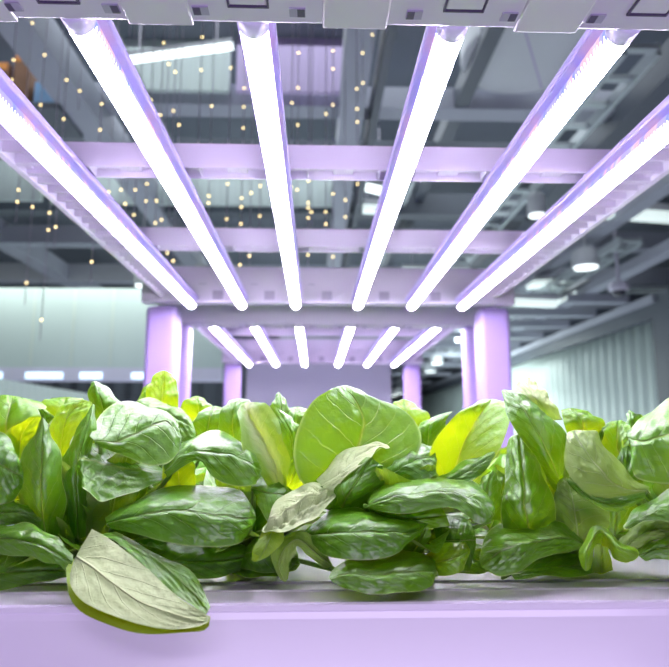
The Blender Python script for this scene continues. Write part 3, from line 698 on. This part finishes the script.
linear('short bright lamp between the fourth and fifth grow lamps', P(366, 187, 5.2), P(382, 191, 5.2), .05, .06)
linear('short white panel lamp left of the fourth grow lamp', P(363, 209, 5.6), P(386, 210, 5.6), .1, .06, 'lampsoft')
linear('pale strip light at the right edge above the dome camera', P(606, 213, 5.6), P(690, 219, 5.6), .12, .08, 'lampsoft')
linear('white strip light above the right rear post, slanting', P(556, 302, 7.2), P(586, 284, 7.9), .1, .05, 'lampsoft')
linear('bright strip light beside the right rear post of the front rack', P(512, 302, 7.2), P(556, 304, 7.2), .12, .07, 'lampsoft')
linear('slim lamp low on the ceiling between fourth and fifth grow lamps', P(402, 270, 7.5), P(470, 271, 7.5), .06, .05, 'lampsoft')
linear('soft panel lamp right above the slanting strip light', P(530, 285, 7.6), P(566, 283, 7.6), .3, .05, 'lampsoft')
def downlight(label, p, r, m='lamp'):
    t = thing('downlight', label, 'light', p)
    obj('can', lathe(bmesh.new(), [(r*1.05, 0), (r*1.15, .01), (r*1.15, .16), (r*.8, .2)], (0, 0, .008), 28), M['duct'], t, False)
    obj('lens', lathe(bmesh.new(), [(r*.95, 0), (r*1.0, .01)], (0, 0, -.002), 28), M[m], t)
    obj('rod', pipe(bmesh.new(), [(0, 0, .2), (0, 0, CEIL-p.z)], .012, 8), M['duct'], t)
for px, py, Y, r, lab in ((537, 216, 5.2, .07, 'round can downlight between the fifth and sixth grow lamps'),
                          (586, 268, 6.2, .12, 'brightest round downlight, left of the dome camera'),
                          (462, 347, 12, .10, 'small round downlight left of the right rear post'),
                          (430, 372, 15, .13, 'small round downlight right beside the thin right post'),
                          (437, 364, 13, .11, 'small round downlight just above the one beside the thin right post'),
                          (399, 394, 19, .13, 'farthest tiny downlight, seen left of the thin right post'),
                          (392, 396, 20, .16, 'dim far downlight beside the farthest tiny one'),
                          (523, 326, 10, .06, 'tiny downlight just right of the right rear post'),
                          (200, 281, 7.6, .08, 'small downlight above the end plate, between the first two grow lamps'),
                          (141, 286, 6.5, .06, 'small bluish downlight over the fascia by the rack corner')):
    downlight(lab, P(px, py, Y), r)
# dome camera
t = thing('dome_camera', 'round ceiling dome security camera at the right, below the cable tray', 'camera', P(619, 291, 6))
obj('body', lathe(bmesh.new(), [(.085, 0), (.1, .02), (.1, .07), (.07, .09)], (0, 0, 0), 32), M['camwhite'], t, True)
obj('dome', lathe(bmesh.new(), [(.02, -.058), (.045, -.045), (.062, -.02), (.066, .0)], (0, 0, .002), 24), M['camdark'], t, True)
obj('drop_pole', pipe(bmesh.new(), [(0, 0, .088), (0, 0, CEIL-P(619, 291, 6).z)], .018, 8), M['camwhite'], t)
# stock seen high at the upper left: boxes on a hanging shelf
a = P(-20, 104, 3.9); b = P(62, 104, 3.9)
sh = obj('ceiling_shelf', bx(a.x, b.x, 3.86, 4.3, a.z-.04, a.z, bev=.004), M['darkbeam']); tag(sh, 'dark hanging shelf with brown boxes, upper left corner', 'shelf')
for (x0, x1, yt, m, lab) in ((-15, 8, 60, 'warmstock', 'brown stored box on the hanging shelf, at the left edge'), (9, 30, 52, 'warmstock', 'taller brown stored box on the hanging shelf'), (31, 56, 80, 'bluebox', 'light blue crate on the hanging shelf')):
    p, q2 = P(x0, 104, 3.9), P(x1, yt, 3.9)
    o = obj('storage_box', bx(p.x, q2.x, 3.92, 4.22, a.z, q2.z, bev=.01), M[m]); tag(o, lab, 'box', 'boxes on the hanging shelf')
    if m == 'warmstock': obj('lid_flap', bx(p.x+.01, q2.x-.01, 3.915, 3.92, q2.z-.06, q2.z-.01), M['orange'], o)
# fairy light strands
def strand(px, ys, Y):
    top = CEIL; x = P(px, 100, Y).x; zs = [P(px, y, Y).z for y in ys]
    t = thing('fairy_light_strand', 'thin hanging strand of tiny warm bulbs', 'fairy lights', (x, Y, top), 'fairy light strands under the ceiling')
    obj('wire', pipe(bmesh.new(), [(0, 0, 0), (0, 0, min(zs)-top-.1)], .0022, 5), M['wire'], t)
    for z in zs:
        bm = bmesh.new(); bmesh.ops.create_icosphere(bm, subdivisions=2, radius=.0040*Y/2.6)
        for v in bm.verts: v.co.z += z-top
        obj('bulb', bm, M['bulb'], t, True)
    return t
ST = [(10, (60, 80), 2.7), (26, (23, 190, 202), 2.9), (41, (55, 105, 207, 283), 2.8), (58, (213, 230, 320), 3), (65, (80, 119, 227), 2.7), (79, (91,), 2.9), (102, (104, 130, 262), 2.6),
      (114, (192,), 3.1), (126, (190, 209), 2.8), (131, (73, 204, 219), 3), (140, (190, 215), 2.6), (151, (100, 184, 201), 2.9), (161, (43, 115, 201, 223), 2.7), (167, (64, 220), 3),
      (174, (72, 111, 253), 2.8), (180, (125, 261), 3.1), (200, (37, 70, 196, 220), 2.7), (212, (106, 196, 203, 220), 2.9), (230, (68, 184, 219, 257), 2.6), (244, (88, 107, 128, 198, 207, 224, 265), 2.8),
      (253, (193, 256), 3), (262, (186, 216), 2.7), (292, (103, 187), 3), (298, (53, 88, 125, 190), 2.8), (309, (181, 203, 208, 218, 255), 2.7), (312, (212,), 2.9), (326, (114, 212, 224), 2.8), (333, (51, 69, 105, 194, 257), 2.6), (345, (200, 217), 2.9), (357, (89, 109, 122, 184), 2.7), (363, (53, 83), 3), (373, (35,), 2.8)]
SIDE = ORD
for i, (px, ys, Y) in enumerate(ST):
    s = strand(px, ys, Y)
    n = {1: 'one', 2: 'two', 3: 'three', 4: 'four', 5: 'five', 6: 'six', 7: 'seven'}[len(ys)]
    where = ('left of all lamps' if px < 50 else 'above the first grow lamp' if px < 110 else 'left of the second grow lamp' if px < 160 else 'between the second and third grow lamps' if px < 270 else 'between the third and fourth grow lamps')
    s['label'] = 'fairy light strand of %s tiny warm bulb%s, %s' % (n, '' if len(ys) == 1 else 's', where)

# ------------------------------------------------------------ light
def area(name, loc, target, sx, sy, power, col):
    l = bpy.data.lights.new(name, 'AREA'); l.shape = 'RECTANGLE'; l.size = sx; l.size_y = sy; l.energy = power; l.color = col
    o = bpy.data.objects.new(name, l); COL.objects.link(o); o.location = loc
    o.rotation_euler = (Vector(target)-Vector(loc)).to_track_quat('-Z', 'Y').to_euler(); return o
area('aisle_fill_low', (.25, -.75, .42), (.05, .5, 1.02), 1.3, .5, 16, (.80, .67, 1))  # unseen fill added low behind the camera to brighten the tray face
area('aisle_fill_high', (.1, -.55, HC+.62), (.05, .55, HC-.05), 1.1, .12, 4.8, (.88, .80, 1))  # second unseen fill, added above for the front leaves
area('room_light_near', (0, 4.5, CEIL-.06), (0, 4.5, 0), 6, 3, 110, (.86, .94, 1))
area('room_light_far', (1, 13, CEIL-.06), (1, 13, 0), 7, 10, 300, (.84, .95, 1))
area('wall_wash', (2.9, 12, Z(2.0)), (3.97, 12, Z(.6)), .3, 11, 620, (.86, 1, .96))
area('fascia_wash', (-3.3, 6.62, FT+.22), (-3.3, 7.0, FT-.45), 4.6, .12, 34, (.92, 1, .90))
area('floor_bounce', (0, 9, .1), (0, 9, 5), 9, 12, 260, (.78, .88, 1))
area('partition_fill', (-3.0, 4.6, HC+1.6), (-2.25, 5, HC), 1.2, .4, 14, (.88, 1, .95))  # added fill without a fixture, brightens the low partition
area('panel_fill', (0, 3.62, HC+1.3), (0, 4.15, HC+.1), .9, .2, 7, (.82, .76, 1))  # added fill that lifts the dark end panel, no lamp there
w = bpy.data.worlds.new('World'); S.world = w; w.use_nodes = True
w.node_tree.nodes['Background'].inputs[0].default_value = (.5, .55, .7, 1); w.node_tree.nodes['Background'].inputs[1].default_value = .1

# ------------------------------------------------------------ camera
cam = bpy.data.cameras.new('camera'); co = bpy.data.objects.new('camera', cam); COL.objects.link(co)
co.location = (0, 0, HC)
co.matrix_world = Matrix((( RT.x, UP.x, -FW.x, 0), (RT.y, UP.y, -FW.y, 0), (RT.z, UP.z, -FW.z, HC), (0, 0, 0, 1)))
cam.sensor_width = 36; cam.lens = F/669*36; cam.clip_start = .02; cam.clip_end = 100
cam.dof.use_dof = True; cam.dof.focus_distance = .56; cam.dof.aperture_fstop = 7
S.camera = co
S.view_settings.view_transform = 'Standard'; S.view_settings.look = 'None'; S.view_settings.gamma = 1; S.view_settings.use_curve_mapping = False
S.view_settings.exposure = 0
S.cycles.use_denoising = True
S.cycles.max_bounces = 8; S.cycles.caustics_reflective = False; S.cycles.caustics_refractive = False
S.cycles.sample_clamp_indirect = 6
